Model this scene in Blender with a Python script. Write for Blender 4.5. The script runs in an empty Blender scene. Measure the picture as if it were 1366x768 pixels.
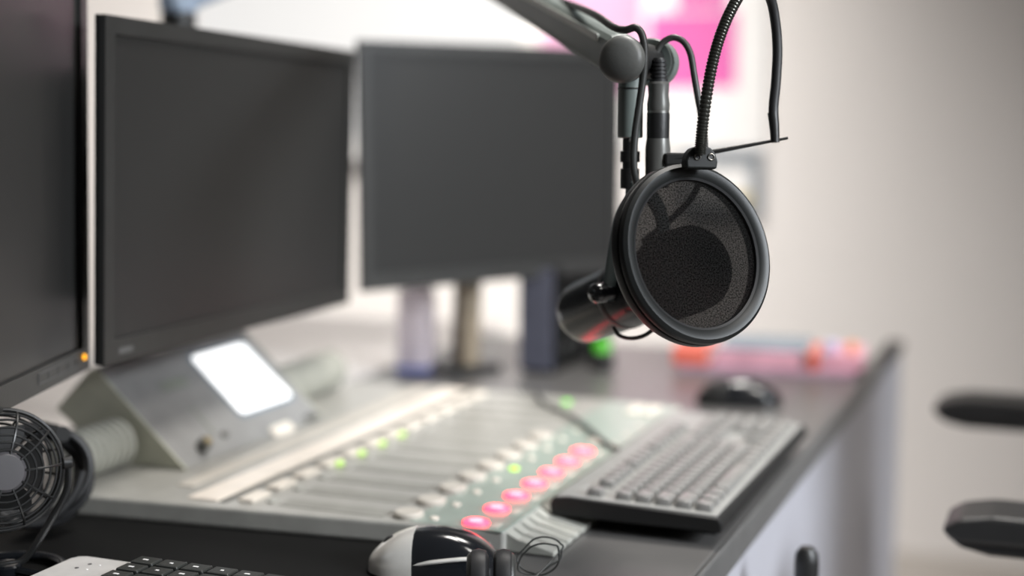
import bpy, bmesh, math, random
from mathutils import Vector, Matrix
random.seed(7)
SC = bpy.context.scene
COL = SC.collection

# ------------------------------------------------------------------ camera
F = 1897.0
PITCH = math.atan(234 / F)
YAW = math.radians(22)
FH = Vector((-math.sin(YAW), math.cos(YAW), 0))
RT = Vector((math.cos(YAW), math.sin(YAW), 0))
FW = FH * math.cos(PITCH) + Vector((0, 0, -math.sin(PITCH)))
UP = RT.cross(FW)
CP = Vector((0, 0, 1.16))

def ray(x, y): return FW + RT * ((x - 683) / F) + UP * ((384 - y) / F)
def pz(x, y, z): d = ray(x, y); return CP + d * ((z - CP.z) / d.z)
def pY(x, y, Y): d = ray(x, y); return CP + d * ((Y - CP.y) / d.y)
def pd(x, y, dd): return CP + ray(x, y) * dd
def plane(x, y, p0, n): d = ray(x, y); return CP + d * ((p0 - CP).dot(n) / d.dot(n))

cam = bpy.data.cameras.new('camera')
cam.lens = 50; cam.sensor_width = 36; cam.clip_start = 0.05
co = bpy.data.objects.new('camera', cam); COL.objects.link(co)
co.matrix_world = Matrix(((RT.x, UP.x, -FW.x, CP.x), (RT.y, UP.y, -FW.y, CP.y), (RT.z, UP.z, -FW.z, CP.z), (0, 0, 0, 1)))
cam.dof.use_dof = True
cam.dof.focus_distance = 1.235
cam.dof.aperture_fstop = 1.45
SC.camera = co

# ------------------------------------------------------------------ materials
def mat(name, col, rough=0.5, metal=0.0, spec=0.5, var=0.08, scale=40.0, bump=0.0, emit=None, es=0.0, coat=0.0, bscale=None):
    m = bpy.data.materials.new(name); m.use_nodes = True
    nt = m.node_tree; b = nt.nodes['Principled BSDF']
    tc = nt.nodes.new('ShaderNodeTexCoord')
    nz = nt.nodes.new('ShaderNodeTexNoise'); nz.inputs['Scale'].default_value = scale; nz.inputs['Detail'].default_value = 4
    nt.links.new(tc.outputs['Object'], nz.inputs['Vector'])
    rp = nt.nodes.new('ShaderNodeValToRGB')
    rp.color_ramp.elements[0].position = 0.3; rp.color_ramp.elements[1].position = 0.7
    rp.color_ramp.elements[0].color = (*[c * (1 - var) for c in col], 1)
    rp.color_ramp.elements[1].color = (*[min(1, c * (1 + var)) for c in col], 1)
    nt.links.new(nz.outputs['Fac'], rp.inputs['Fac'])
    nt.links.new(rp.outputs['Color'], b.inputs['Base Color'])
    b.inputs['Roughness'].default_value = rough
    b.inputs['Metallic'].default_value = metal
    b.inputs['Specular IOR Level'].default_value = spec
    b.inputs['Coat Weight'].default_value = coat
    b.inputs['Coat Roughness'].default_value = 0.1
    if emit:
        b.inputs['Emission Color'].default_value = (*emit, 1); b.inputs['Emission Strength'].default_value = es
    if bump:
        n2 = nt.nodes.new('ShaderNodeTexNoise'); n2.inputs['Scale'].default_value = bscale or scale * 8
        nt.links.new(tc.outputs['Object'], n2.inputs['Vector'])
        bp = nt.nodes.new('ShaderNodeBump'); bp.inputs['Strength'].default_value = bump; bp.inputs['Distance'].default_value = 0.001
        nt.links.new(n2.outputs['Fac'], bp.inputs['Height']); nt.links.new(bp.outputs['Normal'], b.inputs['Normal'])
    return m

M = {}
M['black'] = mat('black_plastic', (.012, .012, .012), .42, bump=.15)
M['black_gloss'] = mat('black_gloss_plastic', (.008, .009, .011), .16, coat=.4)
M['black_soft'] = mat('black_rubber', (.014, .014, .015), .5)
M['bezel'] = mat('monitor_bezel', (.028, .028, .027), .4, bump=.1)
M['bezel_dark'] = mat('monitor_side', (.006, .006, .006), .5)
M['screen'] = mat('matte_screen', (.023, .023, .0225), .32, spec=.5, var=.02)
M['label_grey'] = mat('faded_print', (.09, .09, .09), .5)
M['console'] = mat('console_grey', (.345, .338, .312), .28, spec=.45)
M['console_side'] = mat('console_side_grey', (.26, .28, .24), .5)
M['console_green'] = mat('console_control_strip', (.29, .34, .30), .3, spec=.6)
M['bridge'] = mat('bridge_grey', (.27, .27, .265), .38)
M['bridge_side'] = mat('bridge_side_sage', (.46, .46, .37), .5)
M['hinge'] = mat('ribbed_hinge', (.42, .42, .37), .5)
M['ridge'] = mat('ridged_rest', (.38, .38, .345), .32)
M['slot'] = mat('dark_slot', (.12, .12, .11), .6)
M['fader'] = mat('fader_track', (.27, .265, .24), .4)
M['cream'] = mat('cream_plastic', (.74, .68, .6), .4)
M['cream_glow'] = mat('label_strip_glare', (.72, .65, .57), .3, emit=(1, .86, .74), es=.08)  # plain cream strip; faint emission adds glare, not a lamp
M['cap'] = mat('ivory_cap', (.52, .485, .43), .45)
M['desk'] = mat('charcoal_desktop', (.095, .092, .09), .33, spec=.9, scale=8)
M['mat'] = mat('black_shade', (.004, .004, .004), .6, spec=.12)  # near-black colour standing in for shade on the desk
M['desk_edge'] = mat('desk_edge', (.10, .10, .10), .35)
M['panel'] = mat('slate_panel', (.41, .41, .455), .4, scale=3, var=.04)
M['wall'] = mat('white_wall', (.80, .765, .74), .85, scale=2, var=.015, bump=.05)
M['floor'] = mat('pale_floor', (.42, .385, .35), .5, scale=3)
M['white'] = mat('white_paint', (.82, .81, .8), .5)
M['ledge'] = mat('ledge_laminate', (.86, .82, .79), .5)
M['paper'] = mat('white_paper', (.86, .85, .84), .7, var=.02)
M['pale_pink'] = mat('pale_pink_ink', (.66, .36, .52), .7, scale=3, var=.12)
M['pink'] = mat('magenta_ink', (.72, .14, .42), .7, scale=4, var=.1)
M['arm'] = mat('grey_arm_paint', (.15, .175, .165), .4, bump=.05)
M['arm_cap'] = mat('arm_cap_plastic', (.13, .133, .127), .42, bump=.1)
M['arm_light'] = mat('arm_rail', (.4, .41, .38), .35)
M['blue_arm'] = mat('blue_grey_paint', (.27, .33, .42), .4)
M['xlr'] = mat('plug_metal', (.14, .14, .132), .32, metal=.4)
M['ring'] = mat('plug_ring', (.35, .35, .33), .3, metal=.9)
M['cable'] = mat('cable_rubber', (.035, .036, .034), .45)
M['mic'] = mat('mic_body', (.007, .010, .012), .25, spec=.55)
M['mic_teal'] = mat('mic_yoke', (.10, .125, .125), .35, spec=.6)
M['foam'] = mat('mic_windscreen', (.008, .008, .008), .95, bump=.8, bscale=900)
M['hoop'] = mat('hoop_plastic', (.009, .010, .010), .42, spec=.33)
M['goose'] = mat('gooseneck_metal', (.07, .07, .062), .28, metal=.75)
M['screw'] = mat('screw_steel', (.3, .29, .27), .3, metal=1)
M['case'] = mat('keyboard_case', (.014, .014, .014), .5, spec=.3)
M['key'] = mat('keycap', (.19, .186, .178), .3, spec=.8)  # black keys greyed, glare put into the colour
M['kb_top'] = mat('keyboard_deck', (.26, .26, .25), .42, spec=.7)  # top of the black keyboard lightened in colour for glare
M['key_hi'] = mat('keycap_gloss', (.028, .03, .028), .3)
M['silver'] = mat('silver_plastic', (.66, .64, .62), .35, metal=.2)
M['silver_bright'] = mat('silver_mouse', (.74, .72, .68), .25, metal=.25)
M['red_led'] = mat('red_lit_button', (.4, .05, .08), .4, emit=(1, .019, .042), es=9)
M['red_core'] = mat('red_lit_button_centre', (.6, .2, .2), .4, emit=(1, .09, .12), es=7)
M['dark_green'] = mat('green_dome', (.03, .2, .01), .4, emit=(.08, .55, .01), es=.8)
M['green_led'] = mat('green_lamp', (.1, .4, .05), .4, emit=(.20, .75, .05), es=1.3)
M['lime_led'] = mat('lime_lamp', (.3, .5, .05), .4, emit=(.50, 1, .04), es=1.4)
M['soft_lime'] = mat('soft_lime_lamp', (.4, .55, .15), .4, emit=(.55, 1, .12), es=.75)
M['amber_led'] = mat('amber_lamp', (.5, .3, .02), .4, emit=(1, .42, .01), es=2.6)
M['display'] = mat('white_display', (.8, .8, .8), .3, emit=(1, 1, .99), es=1.15)
M['pane'] = mat('daylit_frosted_pane', (.22, .22, .22), .6, emit=(1, .99, .975), es=.60, var=.01)
M['brass'] = mat('brass_knob', (.42, .33, .17), .35, metal=.7)
M['salmon'] = mat('red_cover', (.75, .16, .11), .6)
M['book_pink'] = mat('pink_cover', (.72, .38, .47), .6, scale=14, var=.2)
M['book_grey'] = mat('grey_blue_folder', (.22, .26, .30), .6)
M['book_dark'] = mat('dark_cover', (.05, .035, .035), .6)
M['book_purple'] = mat('purple_cover', (.42, .28, .36), .6)
M['lav'] = mat('lavender_card', (.86, .80, .85), .75, scale=5)
M['blue'] = mat('blue_print', (.14, .17, .4), .6)
M['brown'] = mat('brown_metal', (.26, .21, .15), .5)
M['pc_black'] = mat('black_case', (.006, .006, .006), .8, spec=.08)
M['pc_side'] = mat('blue_grey_case', (.085, .088, .12), .5)
M['orange'] = mat('orange_card', (.75, .3, .12), .6)
M['lilac'] = mat('lilac_card', (.5, .48, .68), .6)
M['yellow'] = mat('yellow_card', (.72, .58, .28), .6)
M['chair'] = mat('chair_black', (.012, .012, .012), .38)
M['chair_top'] = mat('armrest_pad', (.014, .014, .014), .42)
M['wire'] = mat('fan_wire', (.012, .012, .012), .35)
M['hub'] = mat('fan_hub', (.085, .08, .085), .45)
M['blade'] = mat('fan_blade', (.014, .014, .014), .35)
M['chrome'] = mat('pale_metal', (.5, .5, .48), .25, metal=.8)

def thin_paper():
    m = bpy.data.materials.new('thin_lavender_paper'); m.use_nodes = True
    nt = m.node_tree; b = nt.nodes['Principled BSDF']; out = nt.nodes['Material Output']
    tc = nt.nodes.new('ShaderNodeTexCoord'); nz = nt.nodes.new('ShaderNodeTexNoise'); nz.inputs['Scale'].default_value = 30
    rp = nt.nodes.new('ShaderNodeValToRGB')
    rp.color_ramp.elements[0].color = (.92, .87, .90, 1); rp.color_ramp.elements[1].color = (.96, .91, .94, 1)
    nt.links.new(tc.outputs['Object'], nz.inputs['Vector']); nt.links.new(nz.outputs['Fac'], rp.inputs['Fac'])
    nt.links.new(rp.outputs['Color'], b.inputs['Base Color']); b.inputs['Roughness'].default_value = .7
    tl = nt.nodes.new('ShaderNodeBsdfTranslucent'); nt.links.new(rp.outputs['Color'], tl.inputs['Color'])
    mx = nt.nodes.new('ShaderNodeMixShader'); mx.inputs[0].default_value = .85
    nt.links.new(b.outputs[0], mx.inputs[1]); nt.links.new(tl.outputs[0], mx.inputs[2]); nt.links.new(mx.outputs[0], out.inputs['Surface'])
    return m
M['lav'] = thin_paper()

def mesh_filter_material():
    m = bpy.data.materials.new('pop_filter_nylon'); m.use_nodes = True
    nt = m.node_tree; nt.nodes.clear()
    out = nt.nodes.new('ShaderNodeOutputMaterial')
    tc = nt.nodes.new('ShaderNodeTexCoord')
    nz = nt.nodes.new('ShaderNodeTexNoise'); nz.inputs['Scale'].default_value = 700; nz.inputs['Detail'].default_value = 3
    nt.links.new(tc.outputs['Object'], nz.inputs['Vector'])
    big = nt.nodes.new('ShaderNodeTexNoise'); big.inputs['Scale'].default_value = 1500; big.inputs['Detail'].default_value = 3
    nt.links.new(tc.outputs['Object'], big.inputs['Vector'])
    mul = nt.nodes.new('ShaderNodeMath'); mul.operation = 'MULTIPLY'
    nt.links.new(nz.outputs['Fac'], mul.inputs[0]); nt.links.new(big.outputs['Fac'], mul.inputs[1])
    mr = nt.nodes.new('ShaderNodeMapRange'); mr.inputs['From Min'].default_value = .18; mr.inputs['From Max'].default_value = .34
    mr.inputs['To Min'].default_value = .014; mr.inputs['To Max'].default_value = .066
    nt.links.new(mul.outputs[0], mr.inputs['Value'])
    tr = nt.nodes.new('ShaderNodeBsdfTransparent')
    df = nt.nodes.new('ShaderNodeBsdfDiffuse'); df.inputs['Color'].default_value = (.010, .010, .011, 1)
    tl = nt.nodes.new('ShaderNodeBsdfTranslucent'); tl.inputs['Color'].default_value = (.075, .075, .08, 1)
    g1 = nt.nodes.new('ShaderNodeMapRange'); g1.inputs['From Min'].default_value = .35; g1.inputs['From Max'].default_value = .65
    g1.inputs['To Min'].default_value = .002; g1.inputs['To Max'].default_value = .015
    nt.links.new(nz.outputs['Fac'], g1.inputs['Value']); nt.links.new(g1.outputs[0], df.inputs['Color'])
    g2 = nt.nodes.new('ShaderNodeMapRange'); g2.inputs['From Min'].default_value = .35; g2.inputs['From Max'].default_value = .65
    g2.inputs['To Min'].default_value = .02; g2.inputs['To Max'].default_value = .13
    nt.links.new(nz.outputs['Fac'], g2.inputs['Value']); nt.links.new(g2.outputs[0], tl.inputs['Color'])
    a = nt.nodes.new('ShaderNodeMixShader'); a.inputs[0].default_value = .5
    nt.links.new(df.outputs[0], a.inputs[1]); nt.links.new(tl.outputs[0], a.inputs[2])
    b = nt.nodes.new('ShaderNodeMixShader')
    nt.links.new(mr.outputs[0], b.inputs[0]); nt.links.new(a.outputs[0], b.inputs[1]); nt.links.new(tr.outputs[0], b.inputs[2])
    nt.links.new(b.outputs[0], out.inputs['Surface'])
    return m
M['nylon'] = mesh_filter_material()

# ------------------------------------------------------------------ mesh helpers
class MB:
    """collects shapes into one mesh"""
    def __init__(s): s.bm = bmesh.new(); s.flat = False; s.round = False
    def _place(s, vs, mtx):
        if mtx is not None: bmesh.ops.transform(s.bm, matrix=mtx, verts=vs)
    def box(s, lo, hi, bev=0.0, seg=2, mtx=None):
        lo = Vector(lo); hi = Vector(hi); s.flat = True
        r = bmesh.ops.create_cube(s.bm, size=1); vs = r['verts']
        c = (lo + hi) / 2; d = hi - lo
        for v in vs: v.co = Vector((c.x + v.co.x * d.x, c.y + v.co.y * d.y, c.z + v.co.z * d.z))
        if bev:
            es = list({e for v in vs for e in v.link_edges})
            g = bmesh.ops.bevel(s.bm, geom=es, offset=bev, segments=seg, profile=.5, affect='EDGES', clamp_overlap=True)
            vs = list({v for f in g['faces'] for v in f.verts} | {v for v in vs if v.is_valid})
        s._place(vs, mtx); return s
    def lathe(s, prof, n=32, mtx=None, sx=1.0):
        rings = []; s.round = True
        for (r, z) in prof:
            if r < 1e-6: rings.append([s.bm.verts.new((0, 0, z))])
            else: rings.append([s.bm.verts.new((r * sx * math.cos(2 * math.pi * k / n), r * math.sin(2 * math.pi * k / n), z)) for k in range(n)])
        for a, b in zip(rings, rings[1:]):
            for k in range(n):
                k2 = (k + 1) % n
                if len(a) == 1 and len(b) == 1: continue
                if len(a) == 1: s.bm.faces.new((a[0], b[k2], b[k]))
                elif len(b) == 1: s.bm.faces.new((a[k], a[k2], b[0]))
                else: s.bm.faces.new((a[k], a[k2], b[k2], b[k]))
        s._place([v for r in rings for v in r], mtx); return s
    def cyl(s, r, z0, z1, n=32, bev=0.0, mtx=None):
        b = min(bev, r * .9, (z1 - z0) * .45)
        p = [(0, z0), (r - b, z0), (r, z0 + b), (r, z1 - b), (r - b, z1), (0, z1)] if b else [(0, z0), (r, z0), (r, z1), (0, z1)]
        return s.lathe(p, n, mtx)
    def torus(s, R, r, n=64, k=10, mtx=None, sx=1.0):
        s.round = True
        vs = [[s.bm.verts.new(((R + r * math.cos(2 * math.pi * j / k)) * math.cos(2 * math.pi * i / n) * sx,
                               (R + r * math.cos(2 * math.pi * j / k)) * math.sin(2 * math.pi * i / n), r * math.sin(2 * math.pi * j / k))) for j in range(k)] for i in range(n)]
        for i in range(n):
            for j in range(k):
                s.bm.faces.new((vs[i][j], vs[(i + 1) % n][j], vs[(i + 1) % n][(j + 1) % k], vs[i][(j + 1) % k]))
        s._place([v for r_ in vs for v in r_], mtx); return s
    def tube(s, pts, rad, k=10, smooth=8, flat=1.0, mod=None):
        P = [Vector(p) for p in pts]; s.round = True
        if smooth and len(P) > 2: P = spline(P, smooth)
        n = len(P); rings = []; up = None
        for i, p in enumerate(P):
            t = (P[min(i + 1, n - 1)] - P[max(i - 1, 0)]).normalized()
            if up is None:
                up = Vector((0, 0, 1)) if abs(t.z) < .9 else Vector((1, 0, 0))
            a = (up - t * up.dot(t)).normalized(); b = t.cross(a); up = a
            r = rad(i / (n - 1)) if callable(rad) else rad
            if mod: r *= mod(i)
            rings.append([s.bm.verts.new(p + a * (r * flat * math.cos(2 * math.pi * j / k)) + b * (r * math.sin(2 * math.pi * j / k))) for j in range(k)])
        for A, B in zip(rings, rings[1:]):
            for j in range(k): s.bm.faces.new((A[j], A[(j + 1) % k], B[(j + 1) % k], B[j]))
        s.bm.faces.new(rings[0][::-1]); s.bm.faces.new(rings[-1]); return s
    def prism(s, poly, a, b, axis='y', bev=0.0, mtx=None):
        """poly in 2-D, extruded along axis from a to b"""
        s.flat = True
        def mk(p, t):
            return {'y': (p[0], t, p[1]), 'x': (t, p[0], p[1]), 'z': (p[0], p[1], t)}[axis]
        A = [s.bm.verts.new(mk(p, a)) for p in poly]; B = [s.bm.verts.new(mk(p, b)) for p in poly]
        n = len(poly); fs = [s.bm.faces.new(A), s.bm.faces.new(B[::-1])]
        for i in range(n): fs.append(s.bm.faces.new((A[i], B[i], B[(i + 1) % n], A[(i + 1) % n])))
        vs = A + B
        if bev:
            es = list({e for f in fs for e in f.edges})
            g = bmesh.ops.bevel(s.bm, geom=es, offset=bev, segments=2, profile=.5, affect='EDGES', clamp_overlap=True)
            vs = list({v for f in g['faces'] for v in f.verts} | {v for v in vs if v.is_valid})
        s._place(vs, mtx); return s
    def rrect(s, w, h, r, z0, z1, mtx=None, n=6):
        """plate with rounded corners in local xy"""
        poly = []
        for cx, cy, a0 in ((w / 2 - r, h / 2 - r, 0), (-w / 2 + r, h / 2 - r, 90), (-w / 2 + r, -h / 2 + r, 180), (w / 2 - r, -h / 2 + r, 270)):
            for i in range(n + 1):
                a = math.radians(a0 + 90 * i / n); poly.append((cx + r * math.cos(a), cy + r * math.sin(a)))
        return s.prism(poly, z0, z1, 'z', mtx=mtx)
    def frame(s, w, h, t, z0, z1, mtx=None):
        """rectangular ring: outer w x h, border thickness t=(l,r,b,top)"""
        l, r, b, tp = t
        o = [(-w / 2, -h / 2), (w / 2, -h / 2), (w / 2, h / 2), (-w / 2, h / 2)]
        i = [(-w / 2 + l, -h / 2 + b), (w / 2 - r, -h / 2 + b), (w / 2 - r, h / 2 - tp), (-w / 2 + l, h / 2 - tp)]
        V = [[s.bm.verts.new((p[0], p[1], z)) for p in q] for q in (o, i) for z in (z0, z1)]
        o0, o1, i0, i1 = V
        for k in range(4):
            j = (k + 1) % 4
            s.bm.faces.new((o0[k], o0[j], o1[j], o1[k])); s.bm.faces.new((i0[j], i0[k], i1[k], i1[j]))
            s.bm.faces.new((o1[k], o1[j], i1[j], i1[k])); s.bm.faces.new((o0[j], o0[k], i0[k], i0[j]))
        s._place([v for q in V for v in q], mtx); return s
    def build(s, name, m, parent=None, smooth=True, label=None):
        bmesh.ops.recalc_face_normals(s.bm, faces=s.bm.faces[:])
        me = bpy.data.meshes.new(name); s.bm.to_mesh(me); s.bm.free()
        me.materials.append(m)
        if smooth and (s.round or not s.flat):
            for p in me.polygons: p.use_smooth = True
            try: me.set_sharp_from_angle(angle=math.radians(38))
            except Exception: pass
        o = bpy.data.objects.new(name, me); COL.objects.link(o)
        if parent is not None: o.parent = parent
        if label: o['label'] = label
        return o

def spline(P, n):
    out = []
    for i in range(len(P) - 1):
        p0 = P[i - 1] if i else P[0] * 2 - P[1]
        p1, p2 = P[i], P[i + 1]
        p3 = P[i + 2] if i + 2 < len(P) else P[-1] * 2 - P[-2]
        for k in range(n):
            t = k / n
            out.append(.5 * ((2 * p1) + (p2 - p0) * t + (2 * p0 - 5 * p1 + 4 * p2 - p3) * t * t + (3 * p1 - p0 - 3 * p2 + p3) * t ** 3))
    out.append(P[-1].copy()); return out

def tag(o, label, cat, group=None):
    o['label'] = label; o['category'] = cat
    if group: o['group'] = group
    return o
def thing(name, label, cat, loc=(0, 0, 0), mtx=None, group=None):
    o = bpy.data.objects.new(name, None); COL.objects.link(o); o.empty_display_size = .02
    if mtx is not None: o.matrix_world = mtx
    else: o.location = loc
    return tag(o, label, cat, group)
def struct(o): o['kind'] = 'structure'; return o
def T(x, y, z): return Matrix.Translation((x, y, z))
def basis(o, x, y, z):
    return Matrix(((x.x, y.x, z.x, o.x), (x.y, y.y, z.y, o.y), (x.z, y.z, z.z, o.z), (0, 0, 0, 1)))
def zbasis(o, z, up=Vector((0, 0, 1))):
    z = z.normalized()
    if abs(z.dot(up)) > .98: up = Vector((0, 1, 0))
    x = up.cross(z).normalized(); return basis(o, x, z.cross(x), z)
def copy_tree(o, parent=None):
    c = o.copy(); COL.objects.link(c)
    if parent is not None: c.parent = parent
    for ch in list(o.children): copy_tree(ch, c)
    return c
RX = lambda a: Matrix.Rotation(math.radians(a), 4, 'X')
RY = lambda a: Matrix.Rotation(math.radians(a), 4, 'Y')
RZ = lambda a: Matrix.Rotation(math.radians(a), 4, 'Z')

# ------------------------------------------------------------------ room
YB = 3.8; XL = -3.6; XR = 2.6
WX0, WX1, WZ0, WZ1 = -2.66, -1.49, 1.05, 2.2
struct(MB().box((XL - .1, -2.5, -.1), (XR + .1, YB + .1, 0)).build('floor', M['floor'], smooth=False))
w = MB()
w.box((XL, YB, 0), (WX0, YB + .12, 2.75)); w.box((WX1, YB, 0), (XR, YB + .12, 2.75))
w.box((WX0, YB, 0), (WX1, YB + .12, WZ0)); w.box((WX0, YB, WZ1), (WX1, YB + .12, 2.75))
struct(w.build('wall_back', M['wall'], smooth=False))
struct(MB().box((XL - .12, -.2, 0), (XL, YB + .12, 2.75)).build('wall_left', M['wall'], smooth=False))
struct(MB().box((XR, -.2, 0), (XR + .12, YB + .12, 2.75)).build('wall_right', M['wall'], smooth=False))
win = struct(MB().box((WX0, YB + .05, WZ0), (WX1, YB + .06, WZ1)).build('window_1', M['pane'], smooth=False))
fr = MB().frame(WX1 - WX0, WZ1 - WZ0, (.03, .03, .03, .03), 0, .05, mtx=T((WX0 + WX1) / 2, YB + .09, (WZ0 + WZ1) / 2) @ RX(90))
fr.build('window_frame', M['white'], win, smooth=False)
MB().box((WX0 - .04, YB - .05, WZ0 - .03), (WX1 + .02, YB + .05, WZ0), bev=.004).build('window_sill', M['white'], win)

# poster: white sheet with pink print
PX0, PX1, PZ0, PZ1 = -1.44, -.80, 1.06, 2.05
po = thing('poster', 'white poster with blocks of pink print on the back wall', 'poster', (PX0, YB - .012, PZ0))
MB().box((0, 0, 0), (PX1 - PX0, .010, PZ1 - PZ0), bev=.002).build('sheet', M['paper'], po, smooth=False)
def poster_rect(name, x0, y0, x1, y1, m, d):
    a = pY(x0, y1, YB); b = pY(x1, y0, YB)
    MB().box((a.x - PX0, -d, a.z - PZ0), (b.x - PX0, 0, b.z - PZ0 ), bev=.0004).build(name, m, po, smooth=False, label=('pale pink ' if m is M['pale_pink'] else 'magenta ') + 'printed block')
poster_rect('print', 722, -180, 862, 128, M['pale_pink'], .001)
poster_rect('print', 866, 16, 985, 118, M['pink'], .001)
poster_rect('print', 905, -120, 975, 14, M['pink'], .0012)

# grey picture frame under the poster, leaning on the far shelf
a = pY(945, 262, YB - .03); b = pY(1012, 205, YB - .03)
pf = thing('picture_frame', 'small grey picture frame hung below the white and pink poster', 'picture frame', ((a.x + b.x) / 2 - .04, YB - .03, a.z - .05))
fw, fh = (b.x - a.x) + .08, (b.z - a.z) + .05
MB().frame(fw, fh, (.022, .022, .022, .025), -.012, .012, mtx=T(0, 0.015, fh / 2) @ RX(90)).build('frame_border', M['book_grey'], pf, smooth=False)
MB().box((-fw / 2 + .02, .012, .02), (fw / 2 - .02, .016, fh - .02)).build('picture_sheet', M['paper'], pf, smooth=False)
MB().box((fw / 2 - .07, .009, .024), (fw / 2 - .024, .012, .06)).build('print', M['yellow'], pf, smooth=False)

# ------------------------------------------------------------------ desk
DZ = .74; DX = -.311; DY0, DY1 = .30, 2.47
dk = thing('studio_desk', 'long charcoal studio desk carrying the mixing console and monitors', 'desk', (-.8, 1.4, 0))
L = lambda x, y, z: (x + .8, y - 1.4, z)
MB().box(L(-1.065, DY0, .705), L(DX - .006, DY1, DZ), bev=.003).build('tabletop', M['desk'], dk)
MB().box(L(DX - .006, DY0, .706), L(DX, DY1, DZ - .0005), bev=.0025).build('edge_trim', M['desk_edge'], dk)
MB().box(L(DX - .03, DY0 + .05, .02), L(DX - .008, 2.80, .7045), bev=.003).build('front_panel', M['panel'], dk)
MB().box(L(DX - .034, DY1 + .002, .7045), L(DX - .004, 2.805, .722), bev=.003).build('panel_cap', M['black'], dk)
MB().box(L(-1.05, DY1 - .05, 0), L(-.345, DY1 - .02, .705), bev=.004).build('end_panel', M['panel'], dk)
MB().box(L(-1.05, DY0 + .02, 0), L(-.33, DY0 + .05, .705), bev=.004).build('end_panel', M['panel'], dk)

sh = thing('back_ledge', 'pale white ledge running along the back of the charcoal desk', 'ledge', (-1.35, 1.4, 0))
MB().box((-.28, -1.1, .70), (.282, 1.2, .7395), bev=.003).build('top', M['ledge'], sh)
MB().box((-.26, -1.08, 0), (.27, 1.18, .70), bev=.003).build('cabinet', M['ledge'], sh)

# black hook knob at the desk edge
q = pd(1076, 748, 1.46)
hk = thing('headphone_hook', 'black rounded hook fixed below the desk edge in front of the slate panel', 'hook', (q.x, q.y, q.z))
MB().lathe([(0, .016), (.007, .0145), (.0115, .008), (.0125, -.002), (.012, -.045), (.009, -.052), (0, -.054)], 24).build('knob', M['black'], hk)
hkx = DX - q.x
MB().box((DX - .008 - q.x, -.008, -.054), (.004, .008, -.040), bev=.002).build('clamp', M['black'], hk)

# ------------------------------------------------------------------ mixing console
CZ = .762; CY0, CY1 = 1.198, 1.86
CXL, CXR = -.975, -.453
mc = thing('mixing_console', 'wide grey broadcast mixing console with rows of lit red buttons', 'mixing console', (CXL, CY0, DZ))
def LC(x, y, z): return (x - CXL, y - CY0, z - DZ)
MB().prism([(CXL - .035, 1.172), (-.502, 1.222), (-.502, CY1), (CXL - .035, CY1)], DZ + .001, CZ, 'z', bev=.003, mtx=T(-CXL, -CY0, -DZ)).build('body', M['console'], mc)
rr = MB()
n = 34; wdt = .0195
y = CY0 + .030
while y < CY1 - .01:
    rr.prism([(-.503, DZ + .0012), (CXR, DZ + .0012), (CXR, DZ + .006), (-.492, DZ + .0132), (-.503, CZ - .001)], y, y + wdt - .004, 'y', bev=.0012, mtx=T(-CXL, -CY0, -DZ))
    y += wdt
rr.prism([(-.503, DZ + .001), (CXR - .006, DZ + .001), (CXR - .006, DZ + .0035), (-.492, DZ + .0105), (-.503, CZ - .004)], CY0 + .031, CY1 - .004, 'y', mtx=T(-CXL, -CY0, -DZ))
rr.build('ridged_hand_rest', M['ridge'], mc)
MB().box(LC(-.602, CY0 + .022, CZ - .001), LC(-.503, CY1 - .01, CZ + .0008), bev=.0004).build('control_strip', M['console_green'], mc)
# strips along the back
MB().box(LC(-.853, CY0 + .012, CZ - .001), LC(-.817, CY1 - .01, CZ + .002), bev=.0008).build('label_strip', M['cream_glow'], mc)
MB().box(LC(-.893, CY0 + .05, CZ - .001), LC(-.872, CY1 - .01, CZ + .0016), bev=.0006).build('upper_label_strip', M['cap'], mc)
MB().box(LC(-.815, CY0 + .012, CZ - .001), LC(-.806, CY1 - .01, CZ + .0006), bev=.0002).build('groove', M['slot'], mc)
CH0, CS = 1.236, .0527
nch = 12
def disc(x, y, r, h, m, nm, sx=1.0, base=CZ, par=None):
    px, py_, pz_ = LC(x, y, base)
    return MB().lathe([(0, -.001), (r, -.001), (r, h * .7), (r * .85, h), (0, h * .92)], 24, mtx=T(px, py_, pz_), sx=sx).build(nm, m, par or mc)
for i in range(nch):
    y = CH0 + CS * i
    MB().box(LC(-.752, y - .013, CZ - .001), LC(-.632, y + .011, CZ + .0005)).build('fader_slot', M['fader'], mc, smooth=False)
    if i < 8:
        disc(-.610, y, .0145, .006, M['cap'], 'fader_cap', sx=1.05)
    if i < 8:
        red = i < 7
        o = disc(-.537, y, .0115, .004, M['red_led'] if red else M['cap'], 'channel_button', sx=1.15)
        if red:
            o['label'] = 'lit red button'
            p = LC(-.537, y, CZ)
            MB().lathe([(0, .0028), (.0062, .0028), (.0062, .0044), (0, .0044)], 20, mtx=T(*p), sx=1.15).build('lamp', M['red_core'], o)
    if i == 4:
        disc(-.582, y, .0055, .003, M['lime_led'], 'channel_lamp')['label'] = 'lit lime lamp'
    elif i < 9:
        disc(-.582, y, .0045, .0025, M['cream'], 'channel_lamp')
    if i < 10:
        MB().box(LC(-.520, y - .008, CZ), LC(-.512, y + .008, CZ + .0014), bev=.0004).build('channel_mark', M['cap'], mc)
    # back row: cream keys and green lamps
    MB().box(LC(-.797, y - .018, CZ - .001), LC(-.779, y + .018, CZ + .004), bev=.0015).build('select_key', M['cream'], mc)
    if 3 <= i <= 6:
        disc(-.773, y - .002, .0042, .005, M['soft_lime'], 'signal_lamp')['label'] = 'lit lime lamp'
    MB().box(LC(-.768, y - .010, CZ - .001), LC(-.760, y + .004, CZ + .002), bev=.0006).build('small_key', M['ridge'], mc)
disc(-.652, 1.815, .0058, .004, M['green_led'], 'status_lamp')['label'] = 'lit green lamp'
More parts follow.
